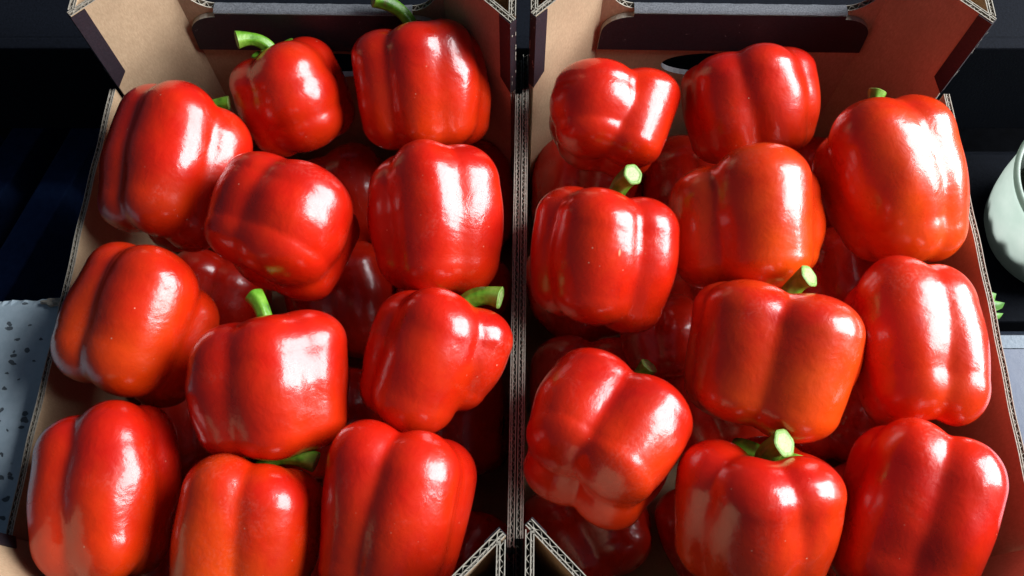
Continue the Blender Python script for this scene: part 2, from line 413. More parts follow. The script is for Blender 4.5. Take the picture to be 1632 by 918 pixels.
CARD = None
def cardboard_box(x0, x1, label, holes):
    root = empty('cardboard_box', ((x0 + x1) / 2, (YF + YB) / 2, 0))
    tag(root, label, 'cardboard box', 'open cardboard boxes of peppers')
    ox, oy = (x0 + x1) / 2, (YF + YB) / 2
    X0, X1, Y0, Y1 = x0 - ox, x1 - ox, YF - oy, YB - oy
    A0, A1 = YA0 - oy, YA1 - oy
    mats = [M['kraft'], M['print'], M['edge'], M['flute']]
    m = MB(); m.box(X0 + TW, X1 - TW, Y0 + .004, Y1 - .004, BOT + .001, BOT + .006); m.build('base_panel', mats, root)
    # side walls: full height between the posts, stepped down beside them
    for sx, xo in ((1, X0), (-1, X1)):
        m = MB()
        corr(m, (xo, A0), (xo, A1), (sx, 0), TW, lambda s: RIM + .0006 * math.sin(s * 41 + xo * 90) + .0004 * math.sin(s * 133), BOT, 1, 0, .0046, True, .0005)
        for a, b in ((Y0, A0 - .0005), (A1 + .0005, Y1)):
            corr(m, (xo, a), (xo, b), (sx, 0), TW, RIM - .03, BOT, 1, 0, .0042)
        m.build('side_wall', mats, root)
    # corner posts: folded triangle of double-wall board with a printed strip along the fold
    for sx, xo in ((1, X0), (-1, X1)):
        xi = xo + sx * (TW + .0002)
        for sy, ya, ye in ((-1, A0, Y0 + .0052), (1, A1, Y1 - .0052)):
            m = MB(); th = .0046
            q = math.sqrt(.5)
            corr(m, (xi, ya + sy * th * 1.15), (xi, ye), (sx, 0), th, POST, BOT + .006, 1, 0, .0056, True)
            leg = abs(ye - ya)
            # diagonal: outer face (towards the box) starts at the fold
            nx, ny = -sx * q, sy * q         # from inner face into the hollow
            corr(m, (xi + sx * th * q, ya), (xi + sx * (th * q + leg), ye), (nx, ny), th, POST, BOT + .006, 0, 0, .0056, True)
            m.build('corner_post', mats, root)
            post = root.children[-1] if False else bpy.data.objects[m_last()]
            # printed strip on the diagonal face next to the fold, its foot cut at a slant
            s = MB(); w = .0105; t = .0007
            dx, dy = sx * q, sy * q; fx, fy = -nx * t, -ny * t
            bx, by = xi + sx * th * q + fx * .3 - dx * .0006, ya + fy * .3 - dy * .0006
            zf = RIM + .002
            pts = [(0, zf), (0, POST - .0006), (w, POST - .0006), (w, zf + .010)]
            fr = [s.vert((bx + dx * a + fx, by + dy * a + fy, z)) for a, z in pts]
            bk = [s.vert((bx + dx * a, by + dy * a, z)) for a, z in pts]
            s.face(fr, 0); s.face(bk[::-1], 0)
            for k in range(4): s.face((fr[k], fr[(k + 1) % 4], bk[(k + 1) % 4], bk[k]), 0)
            # the print wraps round the fold
            ex, ey = xi + sx * th * q - dx * .0005, ya - dy * .0005
            q4 = [(0, zf), (0, POST - .0006), (th, POST - .0006), (th, zf)]
            fr = [s.vert((ex + nx * a + fx * 1.3 * (a == 0), ey + ny * a + fy * 1.3 * (a == 0), z)) for a, z in q4]
            bk = [s.vert((ex + nx * a + dx * .0004, ey + ny * a + dy * .0004, z)) for a, z in q4]
            s.face(fr, 0); s.face(bk[::-1], 0)
            for k in range(4): s.face((fr[k], fr[(k + 1) % 4], bk[(k + 1) % 4], bk[k]), 0)
            # torn nicks of bare paper along the fold
            for _ in range(9):
                z = random.uniform(zf + .004, POST - .008); L_ = random.uniform(.0015, .005); a0 = random.choice((random.uniform(-.0002, .0006), th - .0008)); wd = random.uniform(.0004, .0009)
                c4 = [(ex + nx * a + fx * .4 - dx * .0004, ey + ny * a + fy * .4 - dy * .0004, zz) for a, zz in ((a0, z), (a0, z + L_), (a0 + wd, z + L_ * .8), (a0 + wd, z + L_ * .1))]
                s.face([s.vert(p) for p in c4], 1)
            s.build('printed_strip', [M['print'], M['edge']], post)
    # end walls: low saddle in the middle, swept up to the posts, fold-over flap, hand hole
    for sy, yo in ((-1, Y0), (1, Y1)):
        yi = yo - sy * .005
        ew = end_wall(root, X0 + TW + .0002, X1 - TW - .0002, yo, yi, sy, mats, holes)
    root.rotation_euler.z = -.017; root.location.x -= .0027
    return root

def m_last(): return LAST[0]
LAST = [None]
_b = MB.build
def _build(s, name, *a, **k):
    o = _b(s, name, *a, **k); LAST[0] = o.name; return o
MB.build = _build

def end_wall(root, xa, xb, yo, yi, sy, mats, holes):
    cl, run = LEG + .002, .026
    def top(x):
        d = min(x - xa, xb - x) - cl
        if d <= 0: return POST
        if d >= run: return SADDLE
        u = d / run
        return SADDLE + (POST - SADDLE) * (1 - math.sqrt(max(0, 1 - (1 - u) ** 2)))
    n = 260
    xs = [xa + (xb - xa) * i / n for i in range(n + 1)]
    outer = [Vector((xb, BOT + .004, 0)), Vector((xa, BOT + .004, 0))] + [Vector((x, top(x), 0)) for x in xs]
    hx = (xa + xb) / 2
    hole = [Vector((hx + (.047 * math.copysign(abs(math.cos(a)) ** .8, math.cos(a))), .107 + .0145 * math.sin(a), 0)) for a in [2 * math.pi * k / 40 for k in range(40)]] if holes else []
    tri = tessellate_polygon([outer, hole] if hole else [outer])
    pts = outer + hole
    m = MB(); lt = .0006
    for ya, yb_, ma in ((yi, yi + sy * lt, 0), (yo - sy * lt, yo, 1)):
        f = [m.vert((p.x, ya, p.y)) for p in pts]; b = [m.vert((p.x, yb_, p.y)) for p in pts]
        for t in tri:
            m.face([f[k] for k in t], 0 if ma == 0 else 3); m.face([b[k] for k in t][::-1], 3 if ma == 0 else 1)
        no = len(outer)
        for k in range(no): m.face((f[k], f[(k + 1) % no], b[(k + 1) % no], b[k]), 2)
    if hole:
        h0 = [m.vert((p.x, yi, p.y)) for p in hole]; h1 = [m.vert((p.x, yo, p.y)) for p in hole]
        for k in range(len(hole)): m.face((h0[k], h0[(k + 1) % 40], h1[(k + 1) % 40], h1[k]), 1)
    # flute between the liners (stops above the hand hole)
    for xs_, xe_ in ((xa, xa + cl + run + .004), (xb - cl - run - .004, xb)):
        corr_flute(m, xs_, xe_, yi, yo, sy, top)
    o = m.build('end_wall', mats, root)
    # fold-over flap inside the saddle
    f = MB(); fy0 = yi - sy * .0004; fy1 = fy0 - sy * .0042
    s0, s1 = xa + cl + run - .0005, xb - cl - run + .0005; w0, w1 = s0 - .022, s1 + .022
    zb = SADDLE - .041
    poly = [(w0 - .001, zb), (w0, zb + .018)]
    for k in range(9):
        a = math.pi / 2 * k / 8
        poly.append((w0 + .022 * math.sin(a) * .999, zb + .018 + (.0195) * (1 - math.cos(a)) ** .8 if k else zb + .018))
    poly = [(w0 - .001, zb)] + [(w0 + .022 * (1 - math.cos(math.pi / 2 * k / 8)), zb + .0185 + .0185 * math.sin(math.pi / 2 * k / 8)) for k in range(9)]
    poly += [(s0, SADDLE - .0005)]
    mir = [(s0 + s1 - x, z) for x, z in reversed(poly)]
    poly = poly + mir
    V_ = [Vector((x, z, 0)) for x, z in poly]
    tr = tessellate_polygon([V_])
    a = [f.vert((p.x, fy1, p.y)) for p in V_]; b = [f.vert((p.x, fy0, p.y)) for p in V_]
    for t in tr: f.face([a[k] for k in t], 0); f.face([b[k] for k in t], 0)
    for k in range(len(V_)): f.face((a[k], a[(k + 1) % len(V_)], b[(k + 1) % len(V_)], b[k]), 1)
    fl = f.build('fold_over_flap', [M['print'], M['edge']], o)
    # rounded grey fold that joins wall and flap along the saddle
    g = MB(); nn = 8; prev = None; ycs = [yo, yo - sy * .0001] ; rows = []
    ya, yb_ = yo, fy1
    for k in range(nn + 1):
        u = k / nn; y = ya + (yb_ - ya) * u; z = SADDLE + .0002 + .0013 * (1 - (2 * u - 1) ** 4)
        rows.append([(s0 + (s1 - s0) * j / 40, y, z + .0003 * math.sin(j * 1.7 + k) * math.sin(j * .6)) for j in range(41)])
    ids = [[g.vert(p) for p in r] for r in rows]
    for k in range(nn):
        for j in range(40): g.face((ids[k][j], ids[k][j + 1], ids[k + 1][j + 1], ids[k + 1][j]))
    g.build('worn_fold', M['foldgrey'], o, smooth=True)
    return o

def corr_flute(m, xs_, xe_, yi, yo, sy, top):
    n = int((xe_ - xs_) / .0007); lt = .0005
    X = [xs_ + (xe_ - xs_) * i / n for i in range(n + 1)]
    c = (yi + yo) / 2; h = abs(yo - yi) / 2 - .0009
    w = lambda x: c + h * math.sin(2 * math.pi * x / .0056)
    zt = [top(x) - .0004 for x in X]; zb = [z - .016 for z in zt]
    m.band([(x, w(x) - lt / 2) for x in X], [(x, w(x) + lt / 2) for x in X], zt, zb, 3, 3, 2)

random.seed(4)
cardboard_box(-.293, .0068, 'open cardboard box of red peppers on the left, beside the speckled concrete block', True)
cardboard_box(.0078, .3175, 'open cardboard box of red peppers on the right, beside the pale cup', True)

# ------------------------------------------------------------------ peppers
# ---- pepper shape: smooth union of lobes, solved along rays from the centre ----
def pepper_field(P, lobes, k, tw=0.0):
    if tw:
        c, n = np.cos(tw * P[:, 2]), np.sin(tw * P[:, 2])
        P = np.stack([P[:, 0] * c + P[:, 1] * n, P[:, 1] * c - P[:, 0] * n, P[:, 2]], -1)
    acc = np.zeros(len(P))
    for (ph, d, s, zt, zb, db, sb, bl) in lobes:
        c, n = math.cos(math.radians(ph)), math.sin(math.radians(ph))
        a = np.array((d * c, d * n, zt - s)); b = np.array((db * c, db * n, zb + sb))
        ab = b - a
        t0 = ((P - a) @ ab) / (ab @ ab); t = np.clip(t0, 0, 1)
        # a slight bulge so that flanks are convex
        q = P - a - t[:, None] * ab
        r = s + (sb - s) * t + bl * s * np.sin(np.pi * t)
        ax = np.abs(t0 - t) * math.sqrt(ab @ ab)          # overshoot past the ends: squarer shoulders
        rad = np.sqrt(np.maximum((q * q).sum(1) - ax * ax, 0))
        acc += np.exp(-np.clip(((rad ** 2.06 + ax ** 2.06) ** (1 / 2.06) - r) / k, -40, 40))
    # core filling the middle
    t = np.clip(P[:, 2], -0.3, 0.3)
    q = P.copy(); q[:, 2] -= t
    acc += np.exp(-np.clip((np.sqrt((q * q).sum(1)) - 0.45) / k, -40, 40))
    return -k * np.log(acc)

def lobes_of(sp):
    rnd = random.Random(sp['seed'])
    h = sp.get('h', 1.05)
    n = len(sp['lobes'])
    out = []
    for L in sp['lobes']:
        ph = L[0]; w = L[1] if len(L) > 1 else 1.0
        top = L[2] if len(L) > 2 else rnd.uniform(-.09, .07)
        bot = L[3] if len(L) > 3 else rnd.uniform(-.09, .07)
        if abs(ph) > 105 and len(L) < 3: top -= .17; bot -= .10      # fruit tilt: the far lobes sit lower
        s = 1.02 * sp.get('s', 0.55 if n <= 4 else 0.50) * w * rnd.uniform(.97, 1.03)
        d = 1.0 * (0.5 + 0.5 * w) - s
        tp = sp.get('taper', 0.9) * rnd.uniform(.97, 1.03)
        out.append((ph, d, s, h + top, -h - bot, d * tp, s * (0.5 + 0.5 * tp), rnd.uniform(.04, .13)))
    return out

def pepper_shape(sp, nphi=112, nth=72):
    lobes = lobes_of(sp)
    rnd = random.Random(sp['seed'] + 77)
    k = sp.get('k', 0.026)
    tw = sp.get('tw', rnd.uniform(-.14, .14))
    th = (np.arange(1, nth) / nth) * np.pi
    ph = np.arange(nphi) / nphi * 2 * np.pi
    T, F = np.meshgrid(th, ph, indexing='ij')
    D = np.stack([np.sin(T) * np.cos(F), np.sin(T) * np.sin(F), np.cos(T)], -1).reshape(-1, 3)
    D = np.concatenate([np.array([[0, 0, 1.0]]), D, np.array([[0, 0, -1.0]])])
    r = np.full(len(D), 2.2)
    for _ in range(46):
        r = np.maximum(r - 0.8 * pepper_field(D * r[:, None], lobes, k, tw), 0.05)
    # deeper stem pit and blossom pit
    ang = np.arccos(np.clip(D[:, 2], -1, 1))
    r *= 1 - sp.get('pit', .14) * np.exp(-(ang / .24) ** 2) - sp.get('bpit', .08) * np.exp(-((np.pi - ang) / .2) ** 2)
    # gentle dents and waviness
    am = sp.get('wave', .012)
    for j in range(7):
        v = np.array([rnd.gauss(0, 1) for _ in range(3)]); v *= rnd.uniform(2.0, 5.5) / np.linalg.norm(v)
        r *= 1 + am * (1.0 if j < 4 else .45) * np.sin(D @ v * (1 if j < 4 else 2.0) + rnd.uniform(0, 6.28))
    for _ in range(14):
        v = np.array([rnd.gauss(0, 1), rnd.gauss(0, 1), rnd.gauss(0, .7)]); v /= np.linalg.norm(v)
        w = rnd.uniform(.008, .045)
        r *= 1 - rnd.uniform(-.45, .6) * (w ** .5) * .13 * np.exp(-((1 - D @ v) / w))
    V = D * r[:, None]
    b = sp.get('bend', 0.0)
    if b:
        V[:, 1] += b * (V[:, 2] ** 2 - .4)
    V[:, 0] *= sp.get('flat', 1.0)
    return V

def pepper_faces(nphi=112, nth=72):
    f = []
    for j in range(nphi):
        f.append((0, 1 + j, 1 + (j + 1) % nphi))
    for i in range(nth - 2):
        a = 1 + i * nphi; b = a + nphi
        for j in range(nphi):
            j2 = (j + 1) % nphi
            f.append((a + j, b + j, b + j2, a + j2))
    a = 1 + (nth - 2) * nphi; last = a + nphi
    for j in range(nphi):
        f.append((last, a + (j + 1) % nphi, a + j))
    return f

# each fruit: place (m), axes, half width and half length, lobes (angle, weight, top, bottom)
PEPPERS = [
    dict(loc=(-0.2311, 0.3116, 0.145), M=((0.4154, 0.8858, 0.207), (-0.2549, -0.1051, 0.9612), (0.8732, -0.4521, 0.1821)), sx=0.0483, sz=0.0493, lobes=[(-85, 0.97), (-16, 1.06, 0.06, -0.02), (54, 1, -0.06, 0), (150, 0.97)], seed=468, orange=0.35, label='big red pepper in left box below the back left post, two window glints', group='top layer of peppers in the left box', tip=(0.0065, 0.0187, 0.0582), scar=1, rs=0.8, s=0.5),
    dict(loc=(-0.1601, 0.3803, 0.138), M=((0.2657, 0.9067, -0.3277), (-0.6198, 0.421, 0.6623), (0.7384, 0.0271, 0.6738)), sx=0.0412, sz=0.0362, lobes=[(-75, 0.9, -0.1, 0), (10, 1.14), (98, 0.95), (180, 1)], seed=476, orange=0.42, label='smooth tilted red pepper at back of left box, thick stem pointing up left', group='top layer of peppers in the left box', tip=(0.0024, -0.0193, 0.049), taper=0.98, s=0.57),
    dict(loc=(-0.0657, 0.388, 0.14), M=((0.1035, 0.9917, -0.0761), (-0.6252, 0.1244, 0.7705), (0.7735, -0.0322, 0.6329)), sx=0.0498, sz=0.0416, lobes=[(-62, 1, -0.04, 0), (-2, 0.98, 0.05, 0), (36, 0.96, 0.06, 0), (84, 0.93, -0.1, 0.1), (180, 1)], seed=484, orange=0.42, label='red pepper in back corner of left box with long hooked green stem', group='top layer of peppers in the left box', tip=(0.0082, -0.027, 0.0621), taper=0.96, s=0.46),
    dict(loc=(-0.149, 0.2611, 0.16), M=((0.3627, 0.8624, 0.3531), (-0.1889, -0.303, 0.9341), (0.9126, -0.4055, 0.053)), sx=0.0492, sz=0.0372, lobes=[(-74, 0.97, -0.02, -0.1), (14, 1.14, 0.03, 0), (100, 0.95, -0.1, 0.0), (180, 1)], seed=492, orange=0.18, label='crimson pepper lying askew in the middle of left box with broad white glare', group='top layer of peppers in the left box', s=0.57, tw=0.05),
    dict(loc=(-0.0498, 0.2705, 0.152), M=((0.0826, 0.9953, -0.0512), (-0.3979, 0.0801, 0.9139), (0.9137, -0.0551, 0.4026)), sx=0.0464, sz=0.0466, lobes=[(-74, 0.95, -0.08, -0.08), (-12, 1.0, 0.03, 0), (52, 1.0, 0.0, 0.02), (110, 0.95), (180, 1)], seed=500, orange=0.18, label='tall red pepper against middle divider in second row of left box, no stem showing', group='top layer of peppers in the left box', s=0.55),
    dict(loc=(-0.2347, 0.1976, 0.15), M=((0.4274, 0.8465, 0.3176), (-0.2266, -0.2397, 0.944), (0.8752, -0.4754, 0.0894)), sx=0.0465, sz=0.0439, lobes=[(-82, 0.97, -0.03, 0), (-6, 1.14, 0.02, 0.02), (80, 0.93, -0.25, -0.02), (170, 1)], seed=508, orange=0.6, label='slanting red pepper by left wall of left box, small lobe on its right', group='top layer of peppers in the left box', taper=0.98, s=0.53),
    dict(loc=(-0.1447, 0.155, 0.158), M=((0.2734, 0.9556, -0.1099), (-0.3423, 0.2034, 0.9173), (0.8989, -0.2132, 0.3828)), sx=0.0497, sz=0.0389, lobes=[(-64, 1, -0.03, 0), (-2, 1, 0.02, 0.03), (50, 1.04, 0.05, 0), (110, 0.95), (180, 1)], seed=516, orange=0.25, label='red pepper at centre of left box, green stem rising from its cleft', group='top layer of peppers in the left box', tip=(-0.0077, -0.0056, 0.056), s=0.53, tw=0.05),
    dict(loc=(-0.0477, 0.172, 0.15), M=((0.0572, 0.9131, 0.4038), (-0.3728, -0.3557, 0.857), (0.9261, -0.1995, 0.3201)), sx=0.0452, sz=0.0393, lobes=[(-84, 1.0, -0.1, 0.05), (-14, 1.1, 0.08, 0.05), (62, 0.87, 0.06, -0.5), (180, 0.95)], seed=524, orange=0.38, label='red pepper with side horn lobe and stem pointing right at the divider, left box', group='top layer of peppers in the left box', tip=(0.0057, 0.02, 0.0536), rs=1.2, s=0.54),
    dict(loc=(-0.2381, 0.0929, 0.15), M=((0.4049, 0.9106, -0.083), (-0.0888, 0.1295, 0.9876), (0.9101, -0.3925, 0.1333)), sx=0.0417, sz=0.0463, lobes=[(-68, 0.98, -0.1, -0.04), (6, 1.06, 0.05, 0.03), (72, 0.95, 0.04, 0), (180, 1)], seed=532, orange=0.5, label='long red pepper in front left corner of left box, beside the concrete block', group='top layer of peppers in the left box', taper=0.95, wave=0.016, s=0.52),
    dict(loc=(-0.1543, 0.0707, 0.15), M=((0.2508, 0.9525, 0.1727), (-0.2929, -0.0954, 0.9514), (0.9227, -0.2892, 0.2551)), sx=0.0435, sz=0.0402, lobes=[(-44, 1.03), (30, 1.0), (88, 0.92, -0.05, 0), (170, 1)], seed=1188, orange=0.75, label='orange tinged pepper in front row of left box, between two redder ones', group='top layer of peppers in the left box', tip=(0.0077, 0.0312, 0.0455), s=0.52),
    dict(loc=(-0.0685, 0.0775, 0.152), M=((0.1089, 0.9823, 0.1526), (-0.2451, -0.1222, 0.9618), (0.9634, -0.1421, 0.2274)), sx=0.0456, sz=0.0505, lobes=[(-60, 1.02), (20, 1.05), (88, 0.92, -0.06, 0), (180, 1)], seed=1203, orange=0.34, label='narrowing red pepper in front row of left box, nearest the divider', group='top layer of peppers in the left box', taper=0.82, s=0.52),
    dict(loc=(0.0701, 0.3562, 0.14), M=((-0.0481, 0.9866, 0.1556), (-0.1222, -0.1604, 0.9794), (0.9913, 0.0281, 0.1283)), sx=0.0508, sz=0.034, lobes=[(-33, 1.08), (58, 0.98), (145, 0.9), (-130, 0.95)], seed=474, orange=0.25, label='dark red pepper with deep cleft at back left of right box, no stem showing', group='top layer of peppers in the right box', taper=0.78, s=0.52, tw=0.1),
    dict(loc=(0.1709, 0.3733, 0.14), M=((-0.2465, 0.9595, -0.1362), (-0.6082, -0.0438, 0.7925), (0.7545, 0.2782, 0.5944)), sx=0.0491, sz=0.0374, lobes=[(-72, 0.97, -0.14, 0), (-28, 1, 0.0, 0), (32, 1.02, 0.05, 0), (84, 0.95, -0.08, 0), (180, 1)], seed=482, orange=0.42, label='many lobed red pepper at back middle of right box, before the hand hole', group='top layer of peppers in the right box', s=0.46),
    dict(loc=(0.2566, 0.2999, 0.152), M=((-0.3826, 0.8901, -0.2477), (-0.4905, 0.0314, 0.8709), (0.7829, 0.4547, 0.4246)), sx=0.0484, sz=0.0534, lobes=[(-80, 0.95, -0.24, -0.1), (-2, 1.13, 0.05, 0.02), (74, 0.98, 0, 0.06), (170, 1)], seed=490, orange=0.8, label='large orange red pepper at back right of right box, tapering downward', group='top layer of peppers in the right box', tip=(-0.0031, 0.0045, 0.0615), taper=0.78, s=0.55),
    dict(loc=(0.0606, 0.2439, 0.152), M=((-0.1135, 0.9853, 0.1275), (-0.4789, -0.1667, 0.8619), (0.8705, 0.0368, 0.4908)), sx=0.0489, sz=0.0418, lobes=[(-82, 1, 0.0, -0.05), (-10, 1.08, 0.03, -0.02), (62, 0.94, -0.02, 0.1), (180, 1)], seed=498, orange=0.38, label='red pepper touching divider in right box, pale cut stem standing up', group='top layer of peppers in the right box', tip=(0.0162, 0.0101, 0.0553), taper=0.93, rs=1.15, s=0.5),
    dict(loc=(0.1554, 0.2726, 0.148), M=((-0.2584, 0.9654, -0.0358), (-0.3853, -0.069, 0.9202), (0.8859, 0.2516, 0.3898)), sx=0.0543, sz=0.0442, lobes=[(-60, 0.95, -0.22, -0.02), (28, 1.1, 0.04, 0), (110, 0.96), (-160, 1)], seed=506, orange=0.75, label='broad orange red pepper in second row middle of right box, no stem showing', group='top layer of peppers in the right box', s=0.54),
    dict(loc=(0.161, 0.1733, 0.158), M=((-0.2916, 0.9365, 0.195), (-0.3318, -0.2902, 0.8976), (0.8971, 0.197, 0.3954)), sx=0.0553, sz=0.0412, lobes=[(-86, 0.96, -0.04, 0), (-38, 1.03, 0.04, -0.02), (40, 1.07, 0, 0.06), (115, 0.95), (180, 1)], seed=514, orange=0.72, label='widest pepper in centre of right box, orange lower lobe and short green stem', group='top layer of peppers in the right box', tip=(0.0079, 0.0107, 0.0529), rs=1.15, s=0.5),
    dict(loc=(0.2528, 0.1814, 0.152), M=((-0.4275, 0.904, -0.0001), (-0.0639, -0.0301, 0.9975), (0.9017, 0.4265, 0.0706)), sx=0.0417, sz=0.0478, lobes=[(-84, 0.97, -0.12, 0), (-18, 1.14, 0.06, 0), (68, 0.98, 0.0, 0.0), (145, 0.9), (-140, 0.95)], seed=522, orange=0.45, label='red pepper by the right wall of right box, wavy white glints down its cleft', group='top layer of peppers in the right box', taper=0.88, s=0.56),
    dict(loc=(0.0535, 0.1222, 0.15), M=((0.1574, 0.8693, 0.4685), (0.236, -0.4938, 0.8369), (0.9589, -0.0212, -0.2829)), sx=0.0513, sz=0.0362, lobes=[(-52, 1.03), (36, 1.08), (128, 0.92, 0, 0.05), (-135, 0.92, 0, 0.08)], seed=530, orange=0.35, label='red pepper leaning toward the viewer near divider in right box, four lobe ends showing', group='top layer of peppers in the right box', tip=(0.0164, 0.0038, 0.0555), taper=0.85, s=0.5),
    dict(loc=(0.142, 0.0811, 0.15), M=((-0.3438, 0.9363, 0.0711), (-0.5932, -0.2752, 0.7565), (0.728, 0.2179, 0.6501)), sx=0.0502, sz=0.0415, lobes=[(-64, 1), (2, 1.02, 0.02, 0), (62, 0.98), (122, 0.96), (180, 1)], seed=538, orange=0.6, label='front row pepper in right box with thick cut stem and green calyx facing up', group='top layer of peppers in the right box', tip=(0.0054, 0.0087, 0.0499), pit=0.16, rs=1.3, s=0.5, cal=1.2),
    dict(loc=(0.2358, 0.0804, 0.15), M=((-0.4181, 0.847, 0.3282), (-0.1654, -0.4263, 0.8894), (0.8932, 0.3176, 0.3183)), sx=0.045, sz=0.0489, lobes=[(-78, 0.97, -0.14, 0), (-24, 1.03, 0.02, 0), (46, 1.07, 0.0, 0), (120, 0.95), (180, 1)], seed=1194, orange=0.25, label='dusty dark red pepper in front right corner of right box', group='top layer of peppers in the right box', s=0.5),
    dict(loc=(-0.2471, 0.0687, 0.0058), M=((0.317, 0.9355, -0.1558), (0.1341, 0.1184, 0.9839), (0.9389, -0.3328, -0.0879)), sx=0.0506, sz=0.0435, lobes=[(-41.22099925399261, 1), (35, 1), (120, 1), (-140, 1)], seed=2469, orange=0.15, label='dark lower layer pepper in left box, front row, beside its left wall', group='lower layer of peppers'),
    dict(loc=(-0.1426, 0.067, 0.005), M=((0.2663, 0.956, 0.1231), (0.237, -0.1887, 0.953), (0.9343, -0.2246, -0.2768)), sx=0.0492, sz=0.0408, lobes=[(-53.86859925103677, 1), (35, 1), (120, 1), (-140, 1)], seed=2484, orange=0.15, label='dark lower layer pepper in left box, front row, in the middle', group='lower layer of peppers'),
    dict(loc=(-0.0453, 0.0637, 0.0068), M=((0.1255, 0.9644, 0.2328), (0.1209, -0.2478, 0.9612), (0.9847, -0.0925, -0.1477)), sx=0.0492, sz=0.0405, lobes=[(-63.72993750046434, 1), (35, 1), (120, 1), (-140, 1)], seed=2499, orange=0.15, label='dark lower layer pepper in left box, front row, beside the divider', group='lower layer of peppers'),
    dict(loc=(-0.2387, 0.1718, 0.0073), M=((0.2572, 0.9312, -0.2582), (0.0834, 0.2448, 0.966), (0.9627, -0.27, -0.0147)), sx=0.0478, sz=0.044, lobes=[(-55.13211960938215, 1), (35, 1), (120, 1), (-140, 1)], seed=2491, orange=0.15, label='dark lower layer pepper in left box, third row, beside its left wall', group='lower layer of peppers'),
    dict(loc=(-0.1444, 0.1625, 0.0077), M=((0.2253, 0.9732, 0.0448), (0.0282, -0.0525, 0.9982), (0.9739, -0.2237, -0.0393)), sx=0.052, sz=0.0403, lobes=[(-40.474716703192016, 1), (35, 1), (120, 1), (-140, 1)], seed=2506, orange=0.15, label='dark lower layer pepper in left box, third row, in the middle', group='lower layer of peppers'),
    dict(loc=(-0.0481, 0.1714, 0.0047), M=((0.0587, 0.9954, -0.0758), (-0.0831, 0.0805, 0.9933), (0.9948, -0.052, 0.0875)), sx=0.052, sz=0.042, lobes=[(-50.45889083644057, 1), (35, 1), (120, 1), (-140, 1)], seed=2521, orange=0.15, label='dark lower layer pepper in left box, third row, beside the divider', group='lower layer of peppers'),
    dict(loc=(-0.243, 0.2682, 0.0072), M=((0.3053, 0.9127, 0.2716), (-0.4048, -0.1338, 0.9045), (0.8619, -0.3861, 0.3287)), sx=0.0451, sz=0.0423, lobes=[(-58.74313354332871, 1), (35, 1), (120, 1), (-140, 1)], seed=2513, orange=0.15, label='dark lower layer pepper in left box, second row, beside its left wall', group='lower layer of peppers'),
    dict(loc=(-0.1382, 0.2707, 0.0065), M=((0.1766, 0.9443, -0.2776), (-0.3314, 0.3226, 0.8866), (0.9268, -0.0646, 0.37)), sx=0.05, sz=0.044, lobes=[(-43.10727870369104, 1), (35, 1), (120, 1), (-140, 1)], seed=2528, orange=0.15, label='dark lower layer pepper in left box, second row, in the middle', group='lower layer of peppers'),
    dict(loc=(-0.0489, 0.2732, 0.007), M=((0.024, 0.9497, 0.3122), (-0.489, -0.2612, 0.8322), (0.8719, -0.1726, 0.4582)), sx=0.0522, sz=0.0452, lobes=[(-38.373208522240134, 1), (35, 1), (120, 1), (-140, 1)], seed=2543, orange=0.15, label='dark lower layer pepper in left box, second row, beside the divider', group='lower layer of peppers'),
    dict(loc=(-0.2407, 0.3695, 0.0047), M=((0.2706, 0.9434, 0.1917), (-0.6046, 0.0117, 0.7964), (0.7491, -0.3314, 0.5736)), sx=0.0491, sz=0.0412, lobes=[(-53.40220169744537, 1), (35, 1), (120, 1), (-140, 1)], seed=2535, orange=0.15, label='dark lower layer pepper in left box, back row, beside its left wall', group='lower layer of peppers'),
    dict(loc=(-0.1408, 0.3659, 0.0063), M=((0.1439, 0.8634, -0.4836), (-0.405, 0.4973, 0.7672), (0.9029, 0.0854, 0.4213)), sx=0.048, sz=0.0406, lobes=[(-50.25381183547155, 1), (35, 1), (120, 1), (-140, 1)], seed=2550, orange=0.15, label='dark lower layer pepper in left box, back row, in the middle', group='lower layer of peppers'),
    dict(loc=(-0.0417, 0.3697, 0.0033), M=((0.0486, 0.9926, -0.1109), (-0.4324, 0.121, 0.8935), (0.9004, 0.0046, 0.4351)), sx=0.0514, sz=0.0429, lobes=[(-46.321318347891506, 1), (35, 1), (120, 1), (-140, 1)], seed=2565, orange=0.15, label='dark lower layer pepper in left box, back row, beside the divider', group='lower layer of peppers'),
    dict(loc=(0.0567, 0.0894, 0.0041), M=((-0.1478, 0.9081, -0.3919), (0.0218, 0.3991, 0.9166), (0.9888, 0.127, -0.0788)), sx=0.0496, sz=0.0389, lobes=[(-47.082902804828365, 1), (35, 1), (120, 1), (-140, 1)], seed=2517, orange=0.15, label='dark lower layer pepper in right box, front row, beside the divider', group='lower layer of peppers'),
    dict(loc=(0.1552, 0.0889, 0.0024), M=((-0.2061, 0.9406, -0.2699), (-0.1829, 0.2339, 0.9549), (0.9613, 0.2461, 0.1239)), sx=0.0478, sz=0.0416, lobes=[(-53.75373337569422, 1), (35, 1), (120, 1), (-140, 1)], seed=2532, orange=0.15, label='dark lower layer pepper in right box, front row, in the middle', group='lower layer of peppers'),
    dict(loc=(0.2553, 0.0941, 0.0074), M=((-0.3985, 0.8667, -0.2999), (-0.0013, 0.3265, 0.9452), (0.9172, 0.3771, -0.129)), sx=0.0463, sz=0.0417, lobes=[(-35.32671112647216, 1), (35, 1), (120, 1), (-140, 1)], seed=2547, orange=0.15, label='dark lower layer pepper in right box, front row, beside its right wall', group='lower layer of peppers'),
